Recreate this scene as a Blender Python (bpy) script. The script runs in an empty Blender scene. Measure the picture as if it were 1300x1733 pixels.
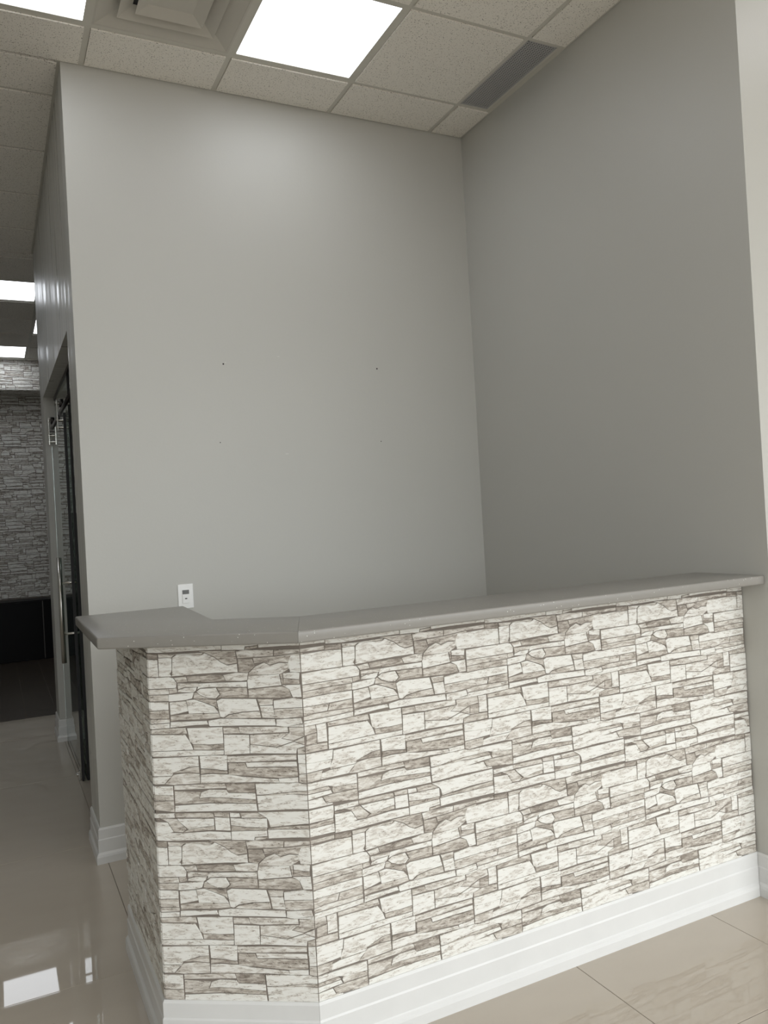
import bpy, bmesh, math, random
from mathutils import Matrix, Vector
R = random.Random(7)
S = bpy.context.scene
C = S.collection
# ------------------------------------------------------------------ camera
CAMH = 1.4745
yaw, roll, pitch = 0.45984964, -0.0555608, 0.00781297
fw = Vector((math.sin(yaw)*math.cos(pitch), math.cos(yaw)*math.cos(pitch), math.sin(pitch)))
r0 = Vector((math.cos(yaw), -math.sin(yaw), 0)); u0 = r0.cross(fw)
rt = r0*math.cos(roll)+u0*math.sin(roll); up = -r0*math.sin(roll)+u0*math.cos(roll)
cd = bpy.data.cameras.new('camera'); cam = bpy.data.objects.new('camera', cd); C.objects.link(cam)
cd.sensor_width = 36; cd.sensor_fit = 'AUTO'; cd.lens = 1340.23/1733*36; cd.clip_start = .05
m = Matrix((rt, up, -fw)).transposed().to_4x4(); m.translation = (0, 0, CAMH); cam.matrix_world = m
S.camera = cam
# ------------------------------------------------------------------ world, light, exposure
w = bpy.data.worlds.new('sky'); S.world = w; w.use_nodes = True
bg = w.node_tree.nodes['Background']; bg.inputs[1].default_value = 5.4
_n = w.node_tree.nodes; _k = w.node_tree.links        # overcast sky over a duller street
_tc = _n.new('ShaderNodeTexCoord'); _sx = _n.new('ShaderNodeSeparateXYZ'); _rp = _n.new('ShaderNodeValToRGB')
_mr = _n.new('ShaderNodeMapRange'); _mr.inputs['From Min'].default_value = -1
_k.new(_tc.outputs['Generated'], _sx.inputs[0]); _k.new(_sx.outputs['Z'], _mr.inputs['Value']); _k.new(_mr.outputs[0], _rp.inputs[0]); _k.new(_rp.outputs[0], bg.inputs[0])
_e = _rp.color_ramp.elements; _e[0].position = .47; _e[0].color = (.20, .19, .175, 1); _e[1].position = .53; _e[1].color = (.74, .78, .80, 1)
_x = _e.new(.85); _x.color = (1, 1, 1, 1)
PANEL = 4.2
S.view_settings.view_transform = 'Standard'; S.view_settings.look = 'None'
S.view_settings.gamma = 1; S.view_settings.use_curve_mapping = False
S.view_settings.exposure = 0.1
WIN = (-1.0, 6.9, 0.12, 3.45)            # shop window in the front wall: x0, x1, z0, z1
pl = bpy.data.lights.new('window_portal', 'AREA'); pl.shape = 'RECTANGLE'
pl.size = WIN[1]-WIN[0]; pl.size_y = WIN[3]-WIN[2]; pl.cycles.is_portal = True
po = bpy.data.objects.new('window_portal', pl); C.objects.link(po)
po.location = ((WIN[0]+WIN[1])/2, -2.8, (WIN[2]+WIN[3])/2); po.rotation_euler = (math.radians(90), 0, 0)

# ------------------------------------------------------------------ materials
def L(r, g, b):
    f = lambda c: ((c/255+.055)/1.055)**2.4 if c > 10 else c/255/12.92
    return (f(r), f(g), f(b), 1)
def mat(name, col, rough=.5, metal=0, var=0, vscale=3, stretch=(1, 1, 1), bump=0, bscale=60, spec=.5, col2=None, emit=0, coord='Object'):
    m = bpy.data.materials.new(name); m.use_nodes = True
    N = m.node_tree.nodes; K = m.node_tree.links; b = N['Principled BSDF']
    b.inputs['Base Color'].default_value = col; b.inputs['Roughness'].default_value = rough
    b.inputs['Metallic'].default_value = metal; b.inputs['Specular IOR Level'].default_value = spec
    tc = N.new('ShaderNodeTexCoord'); mp = N.new('ShaderNodeMapping'); mp.inputs['Scale'].default_value = stretch
    K.new(tc.outputs[coord], mp.inputs[0])
    if var:
        n = N.new('ShaderNodeTexNoise'); n.inputs['Scale'].default_value = vscale; n.inputs['Detail'].default_value = 5
        K.new(mp.outputs[0], n.inputs[0])
        rp = N.new('ShaderNodeValToRGB'); rp.color_ramp.elements[0].position = .5-.25; rp.color_ramp.elements[1].position = .5+.25
        c2 = col2 or tuple(c*(1-var) for c in col[:3])+(1,)
        rp.color_ramp.elements[0].color = c2; rp.color_ramp.elements[1].color = col
        K.new(n.outputs[0], rp.inputs[0]); K.new(rp.outputs[0], b.inputs['Base Color'])
    if bump:
        n2 = N.new('ShaderNodeTexNoise'); n2.inputs['Scale'].default_value = bscale; n2.inputs['Detail'].default_value = 3
        K.new(mp.outputs[0], n2.inputs[0])
        bp = N.new('ShaderNodeBump'); bp.inputs['Strength'].default_value = bump; bp.inputs['Distance'].default_value = .002
        K.new(n2.outputs[0], bp.inputs['Height']); K.new(bp.outputs[0], b.inputs['Normal'])
    if emit:
        b.inputs['Emission Color'].default_value = col; b.inputs['Emission Strength'].default_value = emit
    return m
M = {}
M['paint'] = mat('grey_wall_paint', L(191, 190, 184), .45, var=.03, vscale=1.5, bump=.12, bscale=90)
M['satin'] = mat('satin_grey_wall_paint', L(184, 183, 177), .35, bump=1.0, bscale=5, stretch=(1, 3.0, .25), spec=.32)
def streaks(m):
    N = m.node_tree.nodes; K = m.node_tree.links; b = N['Principled BSDF']     # roller marks: gloss varies along the wall
    tc = N.new('ShaderNodeTexCoord'); mp = N.new('ShaderNodeMapping'); mp.inputs['Scale'].default_value = (1, 6, .2)
    n = N.new('ShaderNodeTexNoise'); n.inputs['Scale'].default_value = 2.2; n.inputs['Detail'].default_value = 3
    mr = N.new('ShaderNodeMapRange'); mr.inputs['From Min'].default_value = .35; mr.inputs['From Max'].default_value = .65
    mr.inputs['To Min'].default_value = .24; mr.inputs['To Max'].default_value = .52
    K.new(tc.outputs['Object'], mp.inputs[0]); K.new(mp.outputs[0], n.inputs[0]); K.new(n.outputs[0], mr.inputs['Value']); K.new(mr.outputs[0], b.inputs['Roughness'])
streaks(M['satin'])
M['trim'] = mat('white_trim_paint', L(216, 216, 214), .3, var=.06, vscale=9, stretch=(1, 1, 1))
M['rail'] = mat('ceiling_rail_white', L(204, 201, 191), .45)
M['grout'] = mat('floor_grout', L(120, 110, 100), .7)
M['plenum'] = mat('plenum_dark', L(60, 58, 55), .9)
M['metal'] = mat('brushed_steel', L(190, 188, 182), .22, 1)
M['dmetal'] = mat('dark_steel', L(70, 68, 66), .3, 1)
M['rubber'] = mat('black_seal', L(12, 12, 13), .45)
M['white'] = mat('white_plastic', L(242, 242, 240), .3)
M['lens'] = mat('grey_sensor_lens', L(120, 120, 118), .2)
M['slot'] = mat('dark_slot', L(40, 40, 40), .5)
M['black'] = mat('black_lacquer', L(8, 8, 10), .5, spec=.15)
M['blackedge'] = mat('cabinet_edge', L(70, 66, 62), .4)
M['hole'] = mat('hole_dark', L(40, 38, 36), .9)
M['spackle'] = mat('spackle', L(215, 214, 208), .8)
M['diff'] = mat('diffuser_enamel', L(196, 192, 182), .4)
M['vent'] = mat('vent_grey_metal', L(176, 176, 176), .5, 0)
M['ventback'] = mat('vent_back', L(60, 60, 60), .8)
M['slab'] = mat('teal_grey_board', L(30, 37, 37), .35)
M['alu'] = mat('window_aluminium', L(90, 90, 90), .4, .6)
M['plank'] = mat('dark_plank', L(62, 54, 46), .35, var=.35, vscale=4, stretch=(8, 1, 1), bump=.2)

def floor_mat():
    m = mat('polished_porcelain', L(184, 175, 162), .02, var=.2, vscale=2.2, stretch=(1.6, 4, 1), spec=.5, col2=L(180, 171, 158), coord='Object')
    return m
M['tile'] = floor_mat()
def ceil_mat():
    m = bpy.data.materials.new('fissured_ceiling_tile'); m.use_nodes = True
    N = m.node_tree.nodes; K = m.node_tree.links; b = N['Principled BSDF']; b.inputs['Roughness'].default_value = .9
    g = N.new('ShaderNodeNewGeometry')
    n = N.new('ShaderNodeTexNoise'); n.inputs['Scale'].default_value = 190; n.inputs['Detail'].default_value = 2
    K.new(g.outputs['Position'], n.inputs[0])
    rp = N.new('ShaderNodeValToRGB'); rp.color_ramp.elements[0].position = .31; rp.color_ramp.elements[1].position = .39
    rp.color_ramp.elements[0].color = L(132, 124, 114); rp.color_ramp.elements[1].color = L(238, 234, 225)
    K.new(n.outputs[0], rp.inputs[0]); K.new(rp.outputs[0], b.inputs['Base Color'])
    bp = N.new('ShaderNodeBump'); bp.inputs['Strength'].default_value = .4; bp.inputs['Distance'].default_value = .002
    K.new(rp.outputs[0], bp.inputs['Height']); K.new(bp.outputs[0], b.inputs['Normal'])
    return m
M['ctile'] = ceil_mat()
def quartz():
    m = mat('grey_quartz', L(140, 137, 131), .3, var=.05, vscale=40, spec=.5)
    N = m.node_tree.nodes; K = m.node_tree.links; b = N['Principled BSDF']
    old = b.inputs['Base Color'].links[0].from_socket
    tc = N.new('ShaderNodeTexCoord'); v = N.new('ShaderNodeTexVoronoi'); v.inputs['Scale'].default_value = 110
    K.new(tc.outputs['Object'], v.inputs[0])
    rp = N.new('ShaderNodeValToRGB'); rp.color_ramp.elements[0].position = .10; rp.color_ramp.elements[1].position = .15
    rp.color_ramp.elements[0].color = (1, 1, 1, 1); rp.color_ramp.elements[1].color = (0, 0, 0, 1)
    K.new(v.outputs['Distance'], rp.inputs[0])
    v2 = N.new('ShaderNodeTexNoise'); v2.inputs['Scale'].default_value = 55; K.new(tc.outputs['Object'], v2.inputs[0])
    mu = N.new('ShaderNodeMath'); mu.operation = 'GREATER_THAN'; mu.inputs[1].default_value = .56; K.new(v2.outputs[0], mu.inputs[0])
    mm = N.new('ShaderNodeMath'); mm.operation = 'MULTIPLY'; K.new(rp.outputs[0], mm.inputs[0]); K.new(mu.outputs[0], mm.inputs[1])
    mx = N.new('ShaderNodeMixRGB'); mx.inputs[2].default_value = L(240, 240, 235)
    K.new(mm.outputs[0], mx.inputs[0]); K.new(old, mx.inputs[1]); K.new(mx.outputs[0], b.inputs['Base Color'])
    return m
M['quartz'] = quartz()
def stone_mat(name, dark=1.0):
    m = bpy.data.materials.new(name); m.use_nodes = True
    N = m.node_tree.nodes; K = m.node_tree.links; b = N['Principled BSDF']; b.inputs['Roughness'].default_value = .6
    b.inputs['Specular IOR Level'].default_value = .3
    tc = N.new('ShaderNodeTexCoord'); at = N.new('ShaderNodeAttribute'); at.attribute_name = 'tone'
    def noise(scale, st, det=5, dist=0):
        mp = N.new('ShaderNodeMapping'); mp.inputs['Scale'].default_value = st; K.new(tc.outputs['Object'], mp.inputs[0])
        n = N.new('ShaderNodeTexNoise'); n.inputs['Scale'].default_value = scale; n.inputs['Detail'].default_value = det
        n.inputs['Distortion'].default_value = dist; K.new(mp.outputs[0], n.inputs[0]); return n.outputs[0]
    def math_(op, a, b_):
        x = N.new('ShaderNodeMath'); x.operation = op
        for i, v in enumerate((a, b_)):
            if isinstance(v, (int, float)): x.inputs[i].default_value = v
            else: K.new(v, x.inputs[i])
        return x.outputs[0]
    n1 = noise(24, (1, 3.6, 1), 9, .8); n2 = noise(55, (1, 4, 1), 4, 1.2); n3 = noise(22, (1, 4.5, 1), 8, 1.2)
    # thin crack lines where n3 crosses its middle
    ab = math_('ABSOLUTE', math_('SUBTRACT', n3, .5), 0); ln = math_('LESS_THAN', ab, .014)
    gate = math_('GREATER_THAN', n1, .50); crack = math_('MULTIPLY', math_('MULTIPLY', ln, gate), .42)
    t = math_('ADD', at.outputs['Fac'], math_('MULTIPLY', math_('SUBTRACT', n1, .50), 1.3))
    t = math_('ADD', t, math_('MULTIPLY', math_('SUBTRACT', n2, .5), .85)); t = math_('ADD', t, crack)
    rp = N.new('ShaderNodeValToRGB'); e = rp.color_ramp.elements
    e[0].position = .02; e[0].color = L(226, 225, 219); e[1].position = 1; e[1].color = L(112, 103, 94)
    for p_, c_ in ((.22, (211, 207, 199)), (.45, (186, 179, 169)), (.65, (158, 150, 140))):
        x = e.new(p_); x.color = L(*c_)
    K.new(t, rp.inputs[0]); K.new(rp.outputs[0], b.inputs['Base Color'])
    bp = N.new('ShaderNodeBump'); bp.inputs['Strength'].default_value = .15; bp.inputs['Distance'].default_value = .002
    K.new(n2, bp.inputs['Height']); K.new(bp.outputs[0], b.inputs['Normal'])
    return m
M['stone'] = stone_mat('printed_stone')
M['joint'] = mat('stone_joint', L(132, 123, 114), .8, var=.3, vscale=20)
def glass_mat():
    m = bpy.data.materials.new('green_tinted_glass'); m.use_nodes = True; b = m.node_tree.nodes['Principled BSDF']
    b.inputs['Base Color'].default_value = (.74, .86, .82, 1); b.inputs['Roughness'].default_value = .0
    b.inputs['Transmission Weight'].default_value = 1; b.inputs['IOR'].default_value = 1.45
    return m
M['glass'] = glass_mat()
def panel_mat():
    m = bpy.data.materials.new('led_panel'); m.use_nodes = True; N = m.node_tree.nodes; K = m.node_tree.links
    b = N['Principled BSDF']; b.inputs['Base Color'].default_value = (.8, .8, .8, 1)
    b.inputs['Emission Color'].default_value = (.90, .94, 1, 1); b.inputs['Emission Strength'].default_value = PANEL
    return m
M['led'] = panel_mat()

# ------------------------------------------------------------------ helpers
def mesh(name, vs, fs, material, parent=None, smooth=False):
    me = bpy.data.meshes.new(name); me.from_pydata([tuple(v) for v in vs], [], fs); me.update()
    bm = bmesh.new(); bm.from_mesh(me); bmesh.ops.recalc_face_normals(bm, faces=bm.faces); bm.to_mesh(me); bm.free()
    me.materials.append(M[material] if isinstance(material, str) else material)
    if smooth: me.polygons.foreach_set('use_smooth', [True]*len(me.polygons))
    o = bpy.data.objects.new(name, me); C.objects.link(o)
    if parent is not None: o.parent = parent
    return o
class MB:
    def __init__(s): s.v = []; s.f = []
    def add(s, vs, fs):
        n = len(s.v); s.v += [tuple(v) for v in vs]; s.f += [tuple(i+n for i in f) for f in fs]; return s
    def box(s, x0, x1, y0, y1, z0, z1):
        return s.add([(x0,y0,z0),(x1,y0,z0),(x1,y1,z0),(x0,y1,z0),(x0,y0,z1),(x1,y0,z1),(x1,y1,z1),(x0,y1,z1)],
            [(0,3,2,1),(4,5,6,7),(0,1,5,4),(1,2,6,5),(2,3,7,6),(3,0,4,7)])
    def tube(s, a, b, r, n=16):
        a = Vector(a); b = Vector(b); d = (b-a).normalized(); t = Vector((0,0,1)) if abs(d.z) < .9 else Vector((1,0,0))
        p = d.cross(t).normalized(); q = d.cross(p)
        vs = [c+(p*math.cos(2*math.pi*i/n)+q*math.sin(2*math.pi*i/n))*r for c in (a, b) for i in range(n)]
        return s.add(vs, [(i, (i+1)%n, n+(i+1)%n, n+i) for i in range(n)]+[tuple(range(n))[::-1], tuple(range(n, 2*n))])
    def build(s, name, material, parent=None, smooth=False): return mesh(name, s.v, s.f, material, parent, smooth)
def box(name, x0, x1, y0, y1, z0, z1, material, parent=None, bev=0):
    o = MB().box(x0, x1, y0, y1, z0, z1).build(name, material, parent)
    if bev: bevel(o, bev)
    return o
def bevel(o, wd, seg=2):
    bm = bmesh.new(); bm.from_mesh(o.data)
    es = [e for e in bm.edges if len(e.link_faces) == 2 and e.calc_face_angle(0) > .5]
    bmesh.ops.bevel(bm, geom=es, offset=wd, segments=seg, affect='EDGES', profile=.5); bm.to_mesh(o.data); bm.free()
def autosmooth(o):
    o.data.polygons.foreach_set('use_smooth', [True]*len(o.data.polygons))
    o.data.set_sharp_from_angle(angle=math.radians(40)) if hasattr(o.data, 'set_sharp_from_angle') else None
def empty(name, loc=(0, 0, 0)):
    o = bpy.data.objects.new(name, None); C.objects.link(o); o.location = loc; o.empty_display_size = .05; return o
def tag(o, label, cat, group=None):
    o['label'] = label; o['category'] = cat
    if group: o['group'] = group
    return o
def struct(o): o['kind'] = 'structure'; return o
def offset_poly(pts, d):
    n = len(pts); out = []
    area = sum(pts[i][0]*pts[(i+1)%n][1]-pts[(i+1)%n][0]*pts[i][1] for i in range(n))/2
    sg = 1 if area > 0 else -1
    for i in range(n):
        p0, p1, p2 = (Vector(pts[i-1]), Vector(pts[i]), Vector(pts[(i+1)%n]))
        a = (p1-p0).normalized(); b = (p2-p1).normalized()
        na = Vector((-a.y, a.x))*sg; nb = Vector((-b.y, b.x))*sg
        k = na+nb; l = k.length
        if l < .3: out.append((p1.x+na.x*d, p1.y+na.y*d)); continue
        k /= l; c = max(k.dot(na), .5); out.append((p1.x+k.x*d/c, p1.y+k.y*d/c))
    return out
def prism(pts, z0, z1, mb=None):
    n = len(pts); mb = mb or MB()
    return mb.add([(x, y, z0) for x, y in pts]+[(x, y, z1) for x, y in pts],
        [tuple(range(n))[::-1], tuple(range(n, 2*n))]+[(i, (i+1)%n, n+(i+1)%n, n+i) for i in range(n)])
PROFILE = [(0, .0), (.022, 0), (.022, .030), (.0195, .040), (.0145, .046), (.0125, .049), (.0125, .103), (.0095, .108), (.0095, .148), (.005, .155), (0, .155)]
def baseboard(name, a, b, na=None, nb=None, parent=None):
    """skirting along a->b; room side is to the right of a->b; na/nb = direction of the neighbour run for mitred ends"""
    a = Vector(a); b = Vector(b); d = (b-a).normalized(); out = Vector((d.y, -d.x))
    def shift(nd, sgn):                      # metres of slide along d per metre of offset
        if nd is None: return 0
        nd = Vector(nd).normalized(); n2 = Vector((nd.y, -nd.x)); k = (out+n2)
        k = k/(k.length_squared/2) if k.length > 1e-6 else out
        return k.dot(d)
    sa, sb = shift(na, 1), shift(nb, 1)
    vs = []
    for p, s_ , e in ((a, sa, .0003), (b, sb, -.0003)):
        for o_, z in PROFILE:
            q = p+out*o_+d*(s_*o_+e); vs.append((q.x, q.y, z))
    n = len(PROFILE)
    fs = [(i, (i+1)%n, n+(i+1)%n, n+i) for i in range(n)]+[tuple(range(n))[::-1], tuple(range(n, 2*n))]
    return mesh(name, vs, fs, 'trim', parent)

# ------------------------------------------------------------------ the room shell
H = 3.6234; YB = 3.80; XR = 2.505; XC = .372; YF = 10.45; YS = 1.955; YN = -2.8; XL = -1.7; XE = 7.0
T = .115
wall_back = struct(box('wall_back', XC, XR, YB, YB+T, 0, H+.1, 'paint'))
wall_right = struct(box('wall_right', XR, XR+.3, YS, YB+T, 0, H+.1, 'paint'))
struct(box('wall_return', XR+.3, XE, YS, YS+T, 0, H+.1, 'paint'))
YO0, YO1, ZO = 4.135, 6.19, 2.48
struct(MB().box(XC, XC+T, YB+T, YO0, 0, H+.1).box(XC, XC+T, YO0, YO1, ZO, H+.1).box(XC, XC+T, YO1, 6.50, 0, H+.1).build('wall_corridor', 'satin'))
struct(box('wall_left', XL-.12, XL, YN, YF+.6, 0, H+.1, 'paint'))
struct(box('wall_east', XE, XE+.12, YN, YS+T, 0, H+.1, 'paint'))
struct(box('wall_inner', 3.2, 3.32, YB+T, YF+.6, 0, H+.1, 'paint'))
struct(box('wall_inner_back', XR+.3, 3.2, YB, YB+T, 0, H+.1, 'paint'))
x0, x1, z0, z1 = WIN
struct(MB().box(XL, x0, YN-.15, YN, 0, H+.1).box(x1, XE, YN-.15, YN, 0, H+.1).box(x0, x1, YN-.15, YN, 0, z0).box(x0, x1, YN-.15, YN, z1, H+.1).build('wall_front', 'paint'))
wf = MB()
for i in range(6):
    x = x0+(x1-x0-.05)*i/5; wf.box(x, x+.05, YN-.1, YN-.05, z0, z1)
wf.box(x0, x1, YN-.1, YN-.05, z0, z0+.05).box(x0, x1, YN-.1, YN-.05, z1-.05, z1)
struct(wf.build('window_1', 'alu'))

# floor: grout bed with separate porcelain tiles, dark planks beyond
YP = 7.16
floor = struct(MB().box(XL, XE, YN, YF+.6, -.12, -.003).build('floor', 'grout'))
gx = [.398+.6096*k for k in range(-4, 12)]; gy = [1.601+1.2192*k for k in range(-6, 6)]
tid = 0
def clipspan(a, b, lo, hi): return max(a, lo), min(b, hi)
for i in range(len(gx)-1):
    for j in range(len(gy)-1):
        a, b = clipspan(gx[i], gx[i+1], XL, XE); c, d = clipspan(gy[j], gy[j+1], YN, YP)
        if b-a < .05 or d-c < .05: continue
        if a > XR+.3 and c > YS: continue
        if c > YS+T and a >= 3.2: continue
        g = .0011
        o = box('floor_tile', a+g-(a+b)/2, b-g-(a+b)/2, c+g-(c+d)/2, d-g-(c+d)/2, -.01, 0, 'tile', floor)
        o.location = ((a+b)/2, (c+d)/2, 0)
        o.data.materials[0] = M['tile']; bevel(o, .0007, 1)
for i in range(21):
    y = YP+.006; x = XL+i*.235; k = 0
    y -= (i*37 % 11)/11*1.0
    while y < YF+.6:
        y2 = y+1.2; a, b = clipspan(y, y2, YP+.006, YF+.6)
        if b-a > .04:
            xx = min(x+.233, 3.2)
            if xx-x > .03: box('floor_plank', x+.001, xx, a, b-.002, -.01, .001, 'plank', floor)
        y = y2
# ceiling: dark plenum board above, exposed rails and lay-in tiles
ceiling = struct(box('ceiling', XL, XE, YN, YF+.6, H+.1, H+.16, 'plenum'))
cx = [.4605+.6096*k for k in range(-4, 12)]
cy = [2.877-.6096*k for k in range(13, 0, -1)]+[2.877, 3.488]+[3.488+.6222*k for k in range(1, 14)]
regions = [(XL, XE, YN, YS), (XL, XR, YS, YB), (XL, XC, YB, 6.5), (XC+T, 3.2, YB+T, 6.5), (XL, 3.2, 6.5, YF)]
def cell(x, y):
    i = max(k for k in range(len(cx)) if cx[k] <= x); j = max(k for k in range(len(cy)) if cy[k] <= y); return i, j
LIGHTS = [(.15, 3.2), (1.35, 3.2), (.15, 7.5), (.15, 10.0), (.75, 8.7), (1.4, 1.4), (.15, .2), (3.2, 1.4), (3.2, -.5), (5.0, 1.4), (1.4, -1.6), (-1.05, 1.4), (2.6, 10.0), (-1.05, 5.1), (-1.05, 8.7)]  # last pair: unseen panels added to brighten the corridor
DIFF = (.75, 3.2)
special = {cell(*p) for p in LIGHTS+[DIFF]}
tile_meshes = {}
VX0, VX1, VY0, VY1 = 2.3015, 2.466, 2.877, 3.488          # return grille sits against the right wall
for (a0, a1, b0, b1) in regions:
    for i in range(len(cx)):
        for j in range(len(cy)):
            X0 = cx[i]; X1 = cx[i+1] if i+1 < len(cx) else XE; Y0 = cy[j]; Y1 = cy[j+1] if j+1 < len(cy) else YF
            a, b = clipspan(X0, X1, a0, a1); c, d = clipspan(Y0, Y1, b0, b1)
            if b-a < .01 or d-c < .01 or (i, j) in special: continue
            if a > 2.2 and b < 2.51 and abs(c-VY0) < .02: continue
            key = (round(b-a, 3), round(d-c, 3))
            if key in tile_meshes:
                o = tile_meshes[key].copy(); C.objects.link(o)
            else:
                hx, hy = (b-a)/2-.0135, (d-c)/2-.0135
                o = box('ceiling_tile', -hx, hx, -hy, hy, -.0065, .016, 'ctile', ceiling); tile_meshes[key] = o
            o.name = 'ceiling_tile'; o.location = ((a+b)/2, (c+d)/2, H+R.uniform(0, .0008))
rail_spans = []
def rail(x0, x1, y0, y1, name='ceiling_rail'):
    box(name, x0, x1, y0, y1, H, H+.006, 'rail', ceiling)
for (a0, a1, b0, b1) in regions:
    for x in cx:
        if a0+.02 < x < a1-.02: rail(x-.012, x+.012, b0, b1)
    xs = [a0]+[x for x in cx if a0+.02 < x < a1-.02]+[a1]
    for y in cy:
        if b0+.02 < y < b1-.02:
            for k in range(len(xs)-1):
                rail(xs[k]+(.012 if k else 0), xs[k+1]-(.012 if k < len(xs)-2 else 0), y-.012, y+.012)
# wall angles under the ceiling edge
def angle(x0, x1, y0, y1): box('ceiling_wall_angle', x0, x1, y0, y1, H-.001, H+.012, 'rail', ceiling)
angle(XC-.022, XR, YB-.022, YB); angle(XR-.022, XR, YS, YB-.022); angle(XC-.022, XC, YB, 5.0); angle(XC-.019, XC, 5.003, 6.5)
angle(XR, XE, YS-.022, YS)

# baseboards of the room
struct(baseboard('baseboard_corridor', (XC, 4.125), (XC, YB), None, (1, 0)))
struct(baseboard('baseboard_back', (XC, YB), (XR, YB), (0, -1), (0, -1)))
struct(baseboard('baseboard_right', (XR, 2.077), (XR, YS), (1, 0), (1, 0)))
struct(baseboard('baseboard_return', (XR, YS), (XE, YS), (0, -1), None))
struct(baseboard('baseboard_corridor_far', (XC, 6.50), (XC, YO1), None, (1, 0)))
struct(baseboard('baseboard_jamb', (XC, YO1), (XC+T, YO1), (0, -1), None))

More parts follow.
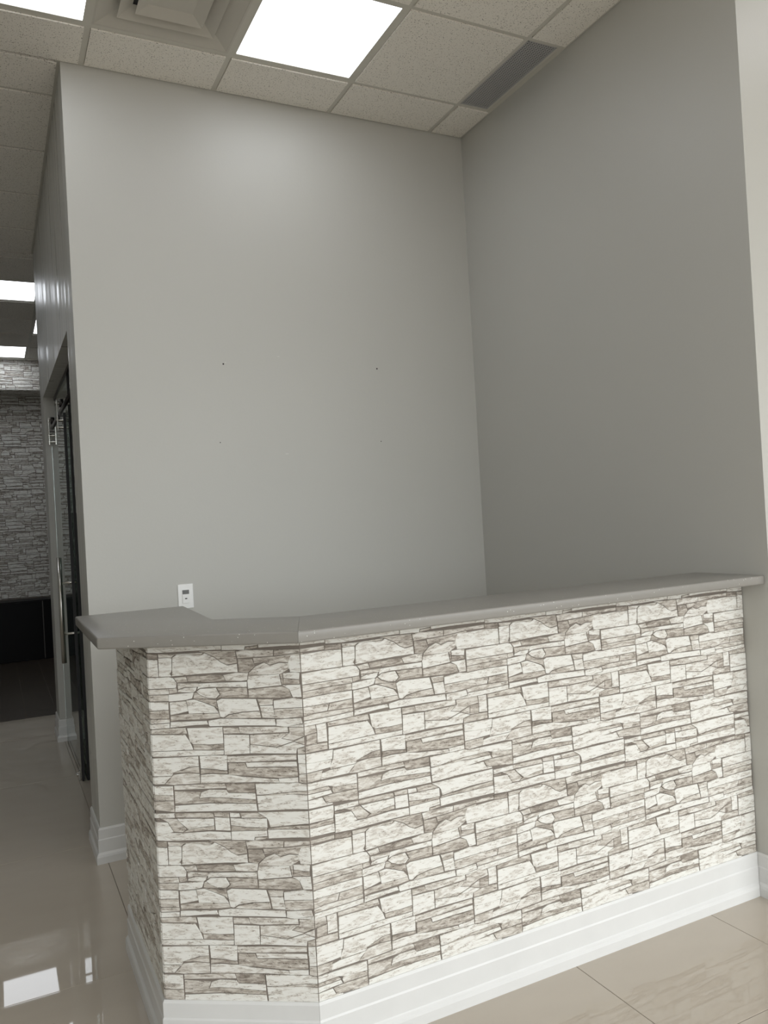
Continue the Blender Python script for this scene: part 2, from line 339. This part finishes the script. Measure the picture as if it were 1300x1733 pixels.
# ------------------------------------------------------------------ the printed stone pattern
ORG = {'1': (500, 1080), '2': (660, 1050), '3': (500, 1220), '4': (660, 1190), '5': (500, 1340), '6': (660, 1300)}
PU, PV = .5345, .530; YW = 2.075
def wallpoint(px, py):
    d = fw*1340.23+rt*(px-650)-up*(py-866.5); t = YW/d.y; return (d.x*t, CAMH+d.z*t)
STONES = """
.7|Q5 480,520 678,478 684,548 482,582
.08|Q5 75,705 300,642 478,590 684,553 700,762 440,828 185,893 70,915 45,800
.4|Q6 780,458 930,425 1270,335 1272,378 1050,432 778,530
.3|Q6 390,555 480,520 772,460 770,530 560,590 410,635
.62|Q6 413,640 560,612 580,655 590,690 520,782 425,785
.48|Q6 570,597 780,535 1050,437 1080,470 930,575 830,590 740,640 680,620 582,655
.2|Q6 596,688 680,625 745,645 830,597 925,580 932,640 870,700 840,725 524,808 528,780
.35|Q5 690,478 880,440 1200,352 1180,385 880,450 850,486 700,525
.12|Q5 695,530 848,488 852,640 835,700 852,720 705,760
.15|Q5 858,486 905,442 1185,385 Q6 60,645 170,678 235,718 305,738 405,700 415,795 200,850 0,910 Q5 980,680 856,716
.5|Q5 1190,380 1205,352 Q6 0,640 240,582 385,550 405,690 300,735 235,714 170,672 60,640
.1|Q1 72,437 310,392 580,352 690,332 745,342 782,395 775,458 700,470 400,520 80,572
.35|Q1 82,578 400,526 690,480 700,542 400,592 88,658
.42|Q1 694,478 778,460 793,508 702,540
.42|Q1 90,662 400,598 690,550 690,628 400,675 90,738
.05|Q1 692,548 960,488 977,495 957,560 880,592 705,632 690,628
.32|Q1 750,338 885,303 907,365 790,392
.6|Q1 888,302 1090,270 Q2 0,470 140,462 165,520 0,557 Q1 910,363
.22|Q2 140,458 280,415 400,403 392,490 330,508 168,522
.32|Q1 790,398 1030,370 1028,412 870,437 802,470
.1|Q1 802,476 880,442 1012,418 1000,460 975,488 796,505
.08|Q1 1032,372 Q2 0,567 388,508 388,570 150,598 0,615 Q1 1050,425 1015,448
.16|Q1 1005,472 1050,430 Q2 60,617 105,690 65,742 Q1 1130,530 1050,508
.5|Q2 75,618 388,575 400,688 105,732 75,740 112,690
.5|Q1 980,495 1003,478 1050,512 1130,535 1215,530 1080,552 972,562
.03|Q2 404,438 600,406 712,388 738,508 400,590 392,500
.5|Q2 405,596 738,520 808,540 842,632 660,662 405,690
.12|Q2 748,372 870,347 912,352 908,425 755,428
.52|Q2 755,432 908,429 912,472 750,498
.05|Q2 742,508 918,478 934,618 850,634 812,545
.07|R2 660,690 845,637 Q1 80,745 400,680 690,638 692,735 300,812 R2 900,737 665,782
.3|R2 665,788 900,741 Q1 300,816 412,797 390,886 200,926 R2 930,838 780,875 680,892
.42|Q1 417,797 692,739 700,842 396,888
.32|R2 940,842 Q1 200,932 400,895 705,848 707,890 500,937 R2 952,882
.1|R2 690,900 930,848 948,910 765,972 690,972
.08|R2 955,886 Q1 500,942 706,895 708,952 385,1026 100,1085 R2 765,972 948,915
.08|Q1 704,640 890,600 922,718 800,767 714,797
.1|Q1 894,592 985,567 1100,595 1200,625 1252,690 925,747
.55|Q1 985,560 1155,545 1222,538 1240,640 1205,620 1100,590
.45|Q1 715,803 920,750 1252,696 1268,745 1100,792 800,842 720,872
.02|Q1 720,878 1120,803 1138,845 1000,872 715,948
.03|Q1 1140,800 Q2 110,975 200,960 500,925 675,898 687,970 400,1012 0,1082 Q1 1142,845
.05|Q2 72,770 120,738 482,695 520,825 350,860 200,912 150,957 112,952
.36|Q2 160,958 205,918 350,866 522,832 538,903 300,945
.36|Q2 496,695 655,673 652,740 522,766
.15|Q2 523,770 654,746 682,888 550,902
.4|Q1 390,1033 710,957 885,925 905,992 395,1082
.06|Q3 400,78 880,-5 905,30 940,78 975,162 730,216 404,283
.12|Q1 903,925 1290,852 Q4 132,60 150,252 0,287 Q3 972,95 935,70
.5|Q3 972,100 Q4 0,291 150,256 156,322 0,352 Q3 980,162
.05|Q3 405,288 730,220 980,167 Q4 0,357 156,328 152,380 0,413 Q3 1040,222 730,287 410,347
.42|Q4 142,63 300,40 322,102 150,136
.25|Q2 305,1045 690,983 800,968 808,1028 430,1107 320,1114
.03|Q4 152,145 415,108 427,320 160,382
.22|Q4 425,107 812,26 742,98 862,108 700,200 430,212
.36|Q2 812,972 1070,925 Q4 1085,-5 975,30 860,103 747,95 818,22
.56|Q4 982,32 1085,0 1087,124 980,136
.35|Q4 866,108 976,34 978,134
.45|Q2 718,386 744,373 751,495 741,505
.12|Q2 1075,924 1178,904 Q4 1192,97 1090,112 Q4 1088,0
.08|Q4 430,217 700,205 862,113 980,140 895,188 890,242 430,317
.42|Q4 898,186 1000,140 1190,108 1195,180 903,244
.05|Q4 902,250 1246,188 1240,292 1080,327 908,346
.05|Q4 910,351 1235,298 1224,385 1080,425 918,466
.15|Q3 465,360 1030,230 1037,350 930,377 860,422 755,480 735,522 430,592 422,565 462,450
.47|Q3 762,482 870,424 940,382 1037,355 1044,434 900,452
.36|R4 918,470 1150,415 Q3 322,630 340,650 305,718 115,772 R4 918,558
.12|Q3 328,640 430,597 740,525 690,582 652,640 310,718
.25|Q3 748,508 900,457 1045,440 1057,552 760,632 656,640 704,577
.03|Q3 1044,225 Q4 0,415 186,384 190,562 0,575 Q3 1060,372
.6|Q3 1060,378 Q4 0,580 190,567 197,595 0,622 Q3 1060,440
.2|Q3 1058,448 Q4 0,635 200,603 350,602 715,563 730,600 480,642 160,712 0,747 Q3 1062,552
.3|Q4 188,395 890,253 892,312 370,432 190,467
.13|Q4 382,433 892,333 898,388 600,442 400,488
.5|Q4 200,472 372,440 400,493 620,447 898,394 908,498 720,548 420,582 208,606
.12|Q4 718,554 908,504 912,562 728,602
.32|Q3 760,637 1055,562 Q4 0,750 162,718 182,768 0,812 Q3 760,692
.62|Q4 168,715 478,653 486,762 200,818 182,768
.35|Q3 765,703 1064,655 1036,778 770,858
.1|Q3 1068,655 Q4 0,822 180,792 205,822 486,767 492,840 250,872 0,912 Q3 1048,735
.52|Q3 1042,740 Q4 0,917 250,876 492,845 494,882 0,980 Q3 772,868 770,862
.02|Q3 775,880 Q4 0,988 496,888 508,970 200,1035 0,1083 Q3 772,958
.08|R4 485,655 910,565 Q3 120,776 746,646 753,757 480,802 400,792 R4 900,662 550,772 500,782
.36|Q3 458,803 753,761 757,820 465,882 447,838
.42|R4 550,776 900,666 Q3 400,796 432,832 127,906 R4 900,694 560,786
.05|R4 500,795 860,705 Q3 130,914 432,842 458,885 330,918 130,984 R4 700,850 510,884
.42|Q3 335,932 460,890 757,825 768,958 560,982 380,1002
.12|R4 512,888 900,770 Q3 140,985 332,935 374,1004 460,1000 R4 1250,792 870,872 520,967
.1|Q5 475,176 765,106 772,160 590,205 478,237
.75|Q5 478,241 588,210 594,245 480,270
.42|Q5 774,106 1160,18 1195,20 1212,66 776,157
.42|Q6 50,293 212,258 216,316 60,337
.05|Q5 800,165 1206,73 1210,157 1080,203 930,267 830,200
.42|Q5 928,270 1080,207 1210,161 1214,207 868,317
.02|Q6 58,346 217,320 230,467 70,497
.1|Q5 480,274 685,238 757,337 700,372 488,403
.36|Q5 600,205 795,172 905,270 862,320 760,337 690,235
.12|Q5 488,407 860,330 Q6 0,527 232,485 240,568 0,628 Q5 690,466 490,504
.1|Q6 218,256 320,243 332,286 224,312
.4|Q6 328,238 510,194 600,236 345,292
.08|Q6 228,318 350,298 604,240 612,345 390,387 234,402
.55|Q6 235,406 390,390 606,347 606,372 238,468
.05|Q6 238,472 606,376 612,442 485,482 480,522 244,572
.42|Q6 487,486 612,446 622,467 486,518
.06|Q6 512,190 1256,8 1262,70 1256,150 980,217 640,332 622,262 605,236
.5|Q6 638,338 980,235 1258,154 1264,206 618,362
.07|Q6 614,366 1266,210 1275,302 850,402 622,467
"""
def parse():
    out = []
    for ln in STONES.strip().splitlines():
        tone, rest = ln.split('|'); pts = []; crop = '1'; sh = 0
        for tk in rest.split():
            if tk[0] in 'QR': crop = tk[1]; sh = -PU if tk[0] == 'R' else 0; continue
            x, y = map(float, tk.split(',')); ox, oy = ORG[crop]
            u, v = wallpoint(ox+x/7.2222, oy+y/7.2222); u += sh
            if crop in '56': v += PV
            pts.append((u, v))
        # drop duplicates
        q = [pts[0]]
        for p in pts[1:]:
            if math.hypot(p[0]-q[-1][0], p[1]-q[-1][1]) > .002: q.append(p)
        out.append((float(tone), q))
    return out
PAT = parse()
def clip(poly, axis, val, keep_less):
    out = []; n = len(poly)
    ins = lambda p: (p[axis] <= val) if keep_less else (p[axis] >= val)
    for i in range(n):
        a, b = poly[i], poly[(i+1)%n]
        if ins(a): out.append(a)
        if ins(a) != ins(b):
            t = (val-a[axis])/(b[axis]-a[axis]); out.append((a[0]+(b[0]-a[0])*t, a[1]+(b[1]-a[1])*t))
    return out
def parea(p): return abs(sum(p[i][0]*p[(i+1)%len(p)][1]-p[(i+1)%len(p)][0]*p[i][1] for i in range(len(p))))/2
def stone_mb(poly, h, mb=None, gap=.0004):
    """a thin faced stone: bevelled slab standing h proud of the backing"""
    n = len(poly); a = offset_poly(poly, gap); b = offset_poly(poly, gap+.0007)
    mb = mb or MB()
    vs = [(x, y, 0) for x, y in a]+[(x, y, h-.0006) for x, y in a]+[(x, y, h) for x, y in b]
    fs = [(i, (i+1)%n, n+(i+1)%n, n+i) for i in range(n)]+[(n+i, n+(i+1)%n, 2*n+(i+1)%n, 2*n+i) for i in range(n)]+[tuple(range(2*n, 3*n))]
    return mb.add(vs, fs)
def tone_attr(me, tones):
    at = me.attributes.new('tone', 'FLOAT', 'FACE'); at.data.foreach_set('value', tones)
hs = [.0012+.0022*R.random()+(.0008 if t < .2 else 0) for t, _ in PAT]
base_mesh = {}
def stone_tiles(u0, u1, v0, v1):
    """yield (pattern index, du, dv, polygon, whole?) for every stone on the patch"""
    for k, (tone, poly) in enumerate(PAT):
        us = [p[0] for p in poly]; vs = [p[1] for p in poly]
        for i in range(int((u0-max(us))//PU), int((u1-min(us))//PU)+2):
            for j in range(int((v0-max(vs))//PV), int((v1-min(vs))//PV)+2):
                du, dv = i*PU, j*PV
                p = [(x+du, y+dv) for x, y in poly]; q = p
                for ax, va, less in ((0, u0, False), (0, u1, True), (1, v0, False), (1, v1, True)):
                    if q: q = clip(q, ax, va, less)
                if len(q) < 3: continue
                q2 = [q[0]]
                for pt in q[1:]:
                    if math.hypot(pt[0]-q2[-1][0], pt[1]-q2[-1][1]) > .0012: q2.append(pt)
                if math.hypot(q2[0][0]-q2[-1][0], q2[0][1]-q2[-1][1]) < .0012: q2.pop()
                if len(q2) < 3 or parea(q2) < 3e-5: continue
                w_ = max(p_[0] for p_ in q2)-min(p_[0] for p_ in q2); h_ = max(p_[1] for p_ in q2)-min(p_[1] for p_ in q2)
                if w_ < .006 or h_ < .004: continue
                yield k, du, dv, q2, (len(q2) == len(poly) and abs(parea(q2)-parea(poly)) < 1e-7)
def frame(origin, ux, out):
    """matrix: local x = ux, local y = up, local z = out, with local u measured from origin"""
    ux = Vector(ux).normalized(); out = Vector(out).normalized()
    mm = Matrix((ux, Vector((0, 0, 1)), out)).transposed().to_4x4(); mm.translation = Vector(origin); return mm
def apparent(mw, poly):
    sx = sum(p[0] for p in poly)/len(poly); sy = sum(p[1] for p in poly)/len(poly)
    P = mw @ Vector((sx, sy, 0)); d = P-Vector((0, 0, CAMH)); n = mw.to_3x3() @ Vector((0, 0, 1))
    px = 650+1340*d.dot(rt)/d.dot(fw); py = 866-1340*d.dot(up)/d.dot(fw)
    if px < -5 or py > 1738: return 0
    return parea(poly)*abs(n.dot(d.normalized()))/d.length_squared
def put_stones(jobs, limit):
    """jobs: (parent, matrix, u0,u1,v0,v1). The `limit` stones that show largest are single parts, the rest one part per patch"""
    allp = []
    for ji, (par, mw, u0, u1, v0, v1) in enumerate(jobs):
        for t in stone_tiles(u0, u1, v0, v1): allp.append((apparent(mw, t[3]), ji, t))
    allp.sort(key=lambda e: -e[0])
    rest = {}
    for n_, (ar, ji, (k, du, dv, poly, whole)) in enumerate(allp):
        par, mw = jobs[ji][:2]
        if n_ < limit:
            if whole and k in base_mesh: me = base_mesh[k]
            else:
                pl_ = [(x-du, y-dv) for x, y in poly]; mb = stone_mb(pl_, hs[k])
                me = bpy.data.meshes.new('stone'); me.from_pydata(mb.v, [], mb.f); me.update(); me.materials.append(M['stone'])
                bm = bmesh.new(); bm.from_mesh(me); bmesh.ops.recalc_face_normals(bm, faces=bm.faces)
                if bm.faces and sum(f.normal.z*f.calc_area() for f in bm.faces) < 0: bmesh.ops.reverse_faces(bm, faces=bm.faces)
                bm.to_mesh(me); bm.free(); tone_attr(me, [PAT[k][0]]*len(me.polygons))
                if whole: base_mesh[k] = me
            o = bpy.data.objects.new('stone', me); C.objects.link(o); o.parent = par
            o.matrix_world = mw @ Matrix.Translation((du, dv, 0)) if par.type == 'MESH' else mw
            o.matrix_parent_inverse = Matrix()
            o.matrix_basis = mw @ Matrix.Translation((du, dv, 0))
        else:
            mb, tn = rest.setdefault(ji, (MB(), [])); c0 = len(mb.f); stone_mb(poly, hs[k], mb); tn += [PAT[k][0]]*(len(mb.f)-c0)
    for ji, (mb, tn) in rest.items():
        par, mw = jobs[ji][:2]
        me = bpy.data.meshes.new('small_stones'); me.from_pydata(mb.v, [], mb.f); me.update(); me.materials.append(M['stone'])
        bm = bmesh.new(); bm.from_mesh(me); bmesh.ops.recalc_face_normals(bm, faces=bm.faces); bm.to_mesh(me); bm.free()
        tone_attr(me, tn)
        o = bpy.data.objects.new('small_stones', me); C.objects.link(o); o.parent = par; o.matrix_basis = mw; o['kind'] = 'stuff'

# ------------------------------------------------------------------ reception desk
FX, FY = .745, YW+.002                     # fold between front and corner panel
LX, LY = .377, 2.318                       # fold between corner and side panel
SY = 2.97; ZT = 1.158; ZB = .150
desk = tag(empty('reception_desk'), 'reception desk clad in white and grey ledge stone with white skirting', 'desk')
dv = Vector((LX-FX, LY-FY)); dl = dv.length; dn = dv/dl; don = Vector((dn.y, -dn.x))   # along corner panel, away from the fold
if don.y > 0: don = -don
body = prism([(FX+.008, FY+.012), (XR-.001, FY+.012), (XR-.001, FY+.16), (.80, FY+.16), (LX+.16, LY+.06), (LX+.16, SY), (LX+.010, SY), (LX+.010, LY+.004)], .0, ZT).build('body', 'paint', desk)
def panel(name, a, b, th=.012, bevel_a=0, bevel_b=0):
    a = Vector(a); b = Vector(b); d = (b-a).normalized(); o_ = Vector((d.y, -d.x))
    pts = [a, b, b-o_*th-d*bevel_b*th, a-o_*th+d*bevel_a*th]
    return prism([(p.x, p.y) for p in pts], .0, ZT-.0005).build(name, 'joint', desk)
fp = panel('front_panel', (FX, FY), (XR-.001, FY), bevel_a=.3)
cp = panel('corner_panel', (LX, LY), (FX, FY), bevel_a=.3, bevel_b=.3)
sp = panel('side_panel', (LX, SY), (LX, LY), bevel_b=.3)
m_front = frame((0, FY, 0), (1, 0, 0), (0, -1, 0))
ux = Vector((-dn.x, -dn.y, 0))
m_corner = frame(Vector((FX, FY, 0))-ux*FX, ux, (don.x, don.y, 0))
U_L = FX-dl                                # u at the left fold
m_side = frame((LX, LY+U_L, 0), (0, -1, 0), (-1, 0, 0))
put_stones([(fp, m_front, FX+.0005, XR-.002, ZB, ZT-.001), (cp, m_corner, U_L+.0005, FX-.0005, ZB, ZT-.001), (sp, m_side, U_L-(SY-LY), U_L-.0005, ZB, ZT-.001)], 300)
dirc = (FX-LX, FY-LY)
baseboard('baseboard', (FX, FY), (XR-.0005, FY), dirc, (0, -1), desk)
baseboard('baseboard', (LX, LY), (FX, FY), (0, -1), (1, 0), desk)
baseboard('baseboard', (LX, SY), (LX, LY), None, dirc, desk)

# countertop: two slabs of quartz meeting at a mitre joint
top = tag(empty('countertop'), 'grey speckled quartz countertop on the stone-clad reception desk', 'countertop')
CF = 1.975; ZC = 1.190
def slab(name, pts):
    o = prism(pts, ZT, ZC).build(name, 'quartz', top)
    bm = bmesh.new(); bm.from_mesh(o.data)
    seam = lambda e: all(min((Vector((v.co.x, v.co.y))-Vector(q)).length for q in ((.706, CF), (.828, 2.292))) < .004 for v in e.verts) or all(v.co.x > XR-.01 for v in e.verts)
    es = [e for e in bm.edges if not seam(e) and e.calc_face_angle(0) > .3]
    bmesh.ops.bevel(bm, geom=es, offset=.005, segments=3, affect='EDGES', profile=.5); bm.to_mesh(o.data); bm.free(); autosmooth(o); return o
slab('countertop_slab', [(.7066, CF), (XR-.0015, CF), (XR-.0015, 2.292), (.8286, 2.292)])
slab('countertop_slab', [(.706, CF), (.828, 2.292), (.602, 2.455), (.625, 2.985), (.246, 2.985), (.242, 2.305)])

# ------------------------------------------------------------------ wall switch with motion sensor, and marks on the back wall
sw = tag(empty('wall_switch', (.807, YB, 1.157)), 'white wall switch plate with grey sensor window above the countertop', 'switch')
box('cover_plate', -.036, .036, -.006, 0, -.0575, .0575, 'white', sw, .002)
box('switch_frame', -.0172, .0172, -.0085, -.006, -.034, .034, 'white', sw, .0008)
box('sensor_window', -.0155, .0155, -.0100, -.0085, .0105, .030, 'lens', sw, .0006)
bt = box('push_button', -.0155, .0155, -.0105, -.0085, -.031, .0085, 'white', sw, .0006)
box('indicator_slot', -.005, .005, -.0110, -.0105, -.013, -.008, 'slot', bt)
for x, z, r in ((1.050, 2.272, .0042), (1.887, 2.277, .0042), (1.014, 1.887, .0026), (1.888, 1.887, .0026)):
    h_ = MB().tube((x, YB-.0008, z), (x, YB+.004, z), r, 12).build('nail_hole', 'hole', wall_back)
for x, z, a in ((1.354, 1.827, .008), (1.335, 2.32, .005), (1.062, 2.280, .003)):
    box('spackle_mark', x-a, x+a, YB-.0006, YB, z-.0012, z+.0012, 'spackle', wall_back)

# ------------------------------------------------------------------ ceiling fittings
def light(px, py, label):
    i, j = cell(px, py); a, b, c, d = cx[i]+.012, cx[i+1]-.012, cy[j]+.012, cy[j+1]-.012
    o = tag(empty('ceiling_light', ((a+b)/2, (c+d)/2, H)), label, 'light', 'square LED panels in the ceiling grid'); hx, hy = (b-a)/2, (d-c)/2
    fr = MB()
    for q in ((-hx, hx, -hy, -hy+.012), (-hx, hx, hy-.012, hy), (-hx, -hx+.012, -hy+.012, hy-.012), (hx-.012, hx, -hy+.012, hy-.012)): fr.box(*q, 0, .02)
    fr.build('frame', 'rail', o)
    box('diffuser_panel', -hx+.012, hx-.012, -hy+.012, hy-.012, .003, .012, 'led', o)
names = ['square LED ceiling panel at the upper left corner of the photo', 'large square LED ceiling panel above the reception desk',
    'LED panel over the corridor, nearer of the two wide ones', 'LED panel over the corridor just before the far stone bulkhead', 'small sliver of an LED panel just past the end of the corridor wall']
for n_, p in enumerate(LIGHTS):
    light(p[0], p[1], names[n_] if n_ < 5 else 'unseen square LED ceiling panel of the same kind, beyond the edges of the photo')
i, j = cell(*DIFF); a, b, c, d = cx[i]+.012, cx[i+1]-.012, cy[j]+.012, cy[j+1]-.012
df = tag(empty('air_diffuser', ((a+b)/2, (c+d)/2, H)), 'square four-way ceiling air diffuser with nested sloping rings, beside the large LED panel', 'vent')
hx, hy = (b-a)/2, (d-c)/2
def ring(name, o1, z1_, o2, z2_, t=.0015):
    """square ring sloping from half-size o1 at height z1 to half-size o2 at height z2"""
    vs = []
    for o_, z in ((o1, z1_), (o2, z2_), (o2, z2_+t), (o1, z1_+t)):
        vs += [(-o_, -o_, z), (o_, -o_, z), (o_, o_, z), (-o_, o_, z)]
    fs = []
    for r_ in range(4):
        for k in range(4): fs.append((r_*4+k, r_*4+(k+1)%4, ((r_+1)%4)*4+(k+1)%4, ((r_+1)%4)*4+k))
    return mesh(name, vs, fs, 'diff', df)
fm = MB()
for q in ((-hx, hx, -hy, -.284), (-hx, hx, .284, hy), (-hx, -.284, -.284, .284), (.284, hx, -.284, .284)): fm.box(*q, 0, .004)
fm.build('frame', 'diff', df)
ring('cone', .284, .001, .190, .036)
ring('louver', .203, -.004, .145, .030); ring('louver', .139, -.012, .090, .010)
ring('louver', .090, .010, .001, .012)
MB().tube((0, 0, .006), (0, 0, .013), .012, 16).build('screw_cap', 'lens', df)
box('backing', -.22, .22, -.22, .22, .040, .044, 'ventback', df)
vg = tag(empty('return_grille', ((VX0+VX1)/2, (VY0+VY1)/2, H)), 'narrow grey slotted return air grille in the ceiling along the right wall', 'vent')
hx, hy = (VX1-VX0)/2, (VY1-VY0)/2-.012
fm = MB()
for q in ((-hx, hx, -hy, -hy+.006), (-hx, hx, hy-.006, hy), (-hx, -hx+.006, -hy, hy), (hx-.006, hx, -hy, hy)): fm.box(*q, -.001, .006)
fm.build('frame', 'vent', vg)
fm = MB(); nb = 11
for k in range(nb+1):
    x = -hx+.006+(2*hx-.012)*k/nb; fm.box(x-.0028, x+.0028, -hy, hy, .001, .003)
nr = 46
for k in range(nr+1):
    y = -hy+.006+(2*hy-.012)*k/nr; fm.box(-hx, hx, y-.0030, y+.0030, .0015, .0032)
fm.build('slotted_screen', 'vent', vg)
box('backing', -hx, hx, -hy, hy, .012, .014, 'ventback', vg)
box('ceiling_rail', VX1, XR-.022, VY0+.012, VY1-.012, H, H+.006, 'rail', ceiling)

# ------------------------------------------------------------------ glass sliding door in the corridor wall
GX = .420
door = struct(empty('door_1', (GX, 5.65, 0)))
dz = .012
ya, yb = 5.10-5.65, 6.175-5.65
box('glass_panel', -.006, .006, ya+.003, YO1-.0008-5.65, dz, 2.215, 'glass', door)
box('edge_seal', -.008, .008, ya-.006, ya+.004, dz, 2.215, 'rubber', door)
box('bottom_seal', -.005, .005, ya, yb, .003, dz, 'rubber', door)
hd = MB().tube((-.066, 5.19-5.65, .705), (-.066, 5.19-5.65, 1.345), .0145, 20).build('pull_handle', 'metal', door, True)
MB().tube((.066, 5.19-5.65, .705), (.066, 5.19-5.65, 1.345), .0145, 20).build('pull_handle', 'metal', door, True)
for z in (.880, 1.190):
    MB().tube((-.066, 5.19-5.65, z), (.066, 5.19-5.65, z), .007, 12).build('standoff', 'metal', hd, True)
for y in (5.28-5.65, 6.09-5.65):
    h_ = MB()
    for sx in (-1, 1): h_.box(sx*.0275-.0035, sx*.0275+.0035, y-.02, y+.02, 2.125, 2.318)
    hg = h_.build('hanger', 'metal', door)
    bevel(hg, .0015, 1)
    MB().tube((-.012, y, 2.300), (.012, y, 2.300), .026, 24).build('wheel', 'dmetal', hg, True)
    for z in (2.150, 2.195, 2.300):
        MB().tube((-.034, y, z), (-.030, y, z), .011, 16).tube((.030, y, z), (.034, y, z), .011, 16).tube((-.0275, y, z), (-.006, y, z), .010, 16).tube((.006, y, z), (.0275, y, z), .010, 16).build('bolt', 'metal', hg)
    box('spacer', -.024, .024, y-.022, y+.022, 2.218, 2.226, 'dmetal', hg)
tr = tag(empty('door_track', (GX, 5.2, 2.255)), 'round steel track tube carrying the glass sliding door rollers', 'track')
MB().tube((0, 4.16-5.2, 0), (0, 6.17-5.2, 0), .0125, 20).build('track_tube', 'dmetal', tr, True)
for y in (4.45, 5.0, 5.75):
    MB().tube((0, y-5.2, 0), (.022, y-5.2, 0), .008, 12).build('track_bracket', 'metal', tr)
fg = struct(empty('window_2', (.450, 4.62, 0)))
box('glass_panel', -.005, .005, 5.112-4.62, YO1-.0008-4.62, .012, ZO-.024, 'glass', fg)
box('edge_seal', -.0075, .0075, 5.10-4.62, 5.112-4.62, .012, ZO-.024, 'rubber', fg)
box('head_channel', -.009, .009, YO0-4.62+.002, YO1-4.62-.002, ZO-.022, ZO-.0005, 'dmetal', fg)
box('floor_channel', -.007, .007, 5.10-4.62, YO1-4.62-.002, .001, .0115, 'rubber', fg)
gd = tag(empty('floor_guide', (GX, 5.14, 0)), 'small steel floor guide at the foot of the glass sliding door', 'guide')
box('guide_block', -.024, -.011, -.018, .018, .0005, .055, 'metal', gd, .002)
MB().tube((-.034, 0, .035), (-.024, 0, .035), .010, 16).build('knob', 'metal', gd)

# ------------------------------------------------------------------ far end: stone wall, bulkhead, black cabinet
YW2 = 10.90; ZH = 3.262
wall_far = struct(box('wall_far', XL, 3.2, YW2, YW2+.12, 0, H+.1, 'joint'))
bulk = struct(box('trim_1', XL, 3.2, YF, YW2, ZH, H+.1, 'joint'))
def stuff_stones(par, mw, u0, u1, v0, v1, ou=0, ov=0):
    mb = MB(); tn = []
    for k, du, dv_, poly, wh in stone_tiles(u0+ou, u1+ou, v0+ov, v1+ov):
        c0 = len(mb.f); stone_mb([(x-ou, y-ov) for x, y in poly], .004+hs[k], mb, .0014); tn += [PAT[k][0]]*(len(mb.f)-c0)
    me = bpy.data.meshes.new('ledge_stones'); me.from_pydata(mb.v, [], mb.f); me.update(); me.materials.append(M['stone'])
    bm = bmesh.new(); bm.from_mesh(me); bmesh.ops.recalc_face_normals(bm, faces=bm.faces); bm.to_mesh(me); bm.free(); tone_attr(me, tn)
    o = bpy.data.objects.new('ledge_stones', me); C.objects.link(o); o.parent = par; o.matrix_basis = mw; o['kind'] = 'stuff'
stuff_stones(wall_far, frame((0, YW2, 0), (1, 0, 0), (0, -1, 0)), XL+.01, 3.18, .73, ZH-.002, .45, .1)
stuff_stones(bulk, frame((0, YF, 0), (1, 0, 0), (0, -1, 0)), XL+.01, 3.18, ZH, H-.001, .3, .0)
mu = Matrix(((1, 0, 0, 0), (0, -1, 0, YF+.45), (0, 0, -1, ZH), (0, 0, 0, 1)))
stuff_stones(bulk, mu, XL+.01, 3.18, .001, .449, .2, .1)
cab = tag(empty('low_cabinet', (.9, YW2-.22, 0)), 'long low black cabinet under the stone wall at the end of the corridor', 'cabinet')
box('body', -1.5, 2.28, -.20, .18, .0015, .718, 'black', cab)
for k in range(-3, 5):
    xx = -.396+k*.62
    if -1.5 < xx-.62 and xx < 2.28: box('door_panel', xx-.615, xx-.005, -.222, -.201, .012, .706, 'black', cab, .002)
box('edge_strip', -.4008, -.3912, -.2222, -.2005, .012, .706, 'blackedge', cab)
scr = tag(empty('stand_in_screen', (1.45, 9.3, 0)), 'invented dark teal panels behind the glass sliding door, standing in for an unclear dark shape', 'screen')  # invented boards standing in for the unclear dark shape in the door glass
box('panel', -.75, .75, -.02, .02, .05, 1.40, 'slab', scr, .003)
box('panel', -.72, .75, -.02, .02, 1.44, 1.72, 'slab', scr, .003)
box('rail_strip', -.75, .75, -.024, .024, 1.401, 1.439, 'alu', scr)
for x in (-.6, .6): box('foot', x-.03, x+.03, -.2, .2, .0015, .049, 'alu', scr, .003)
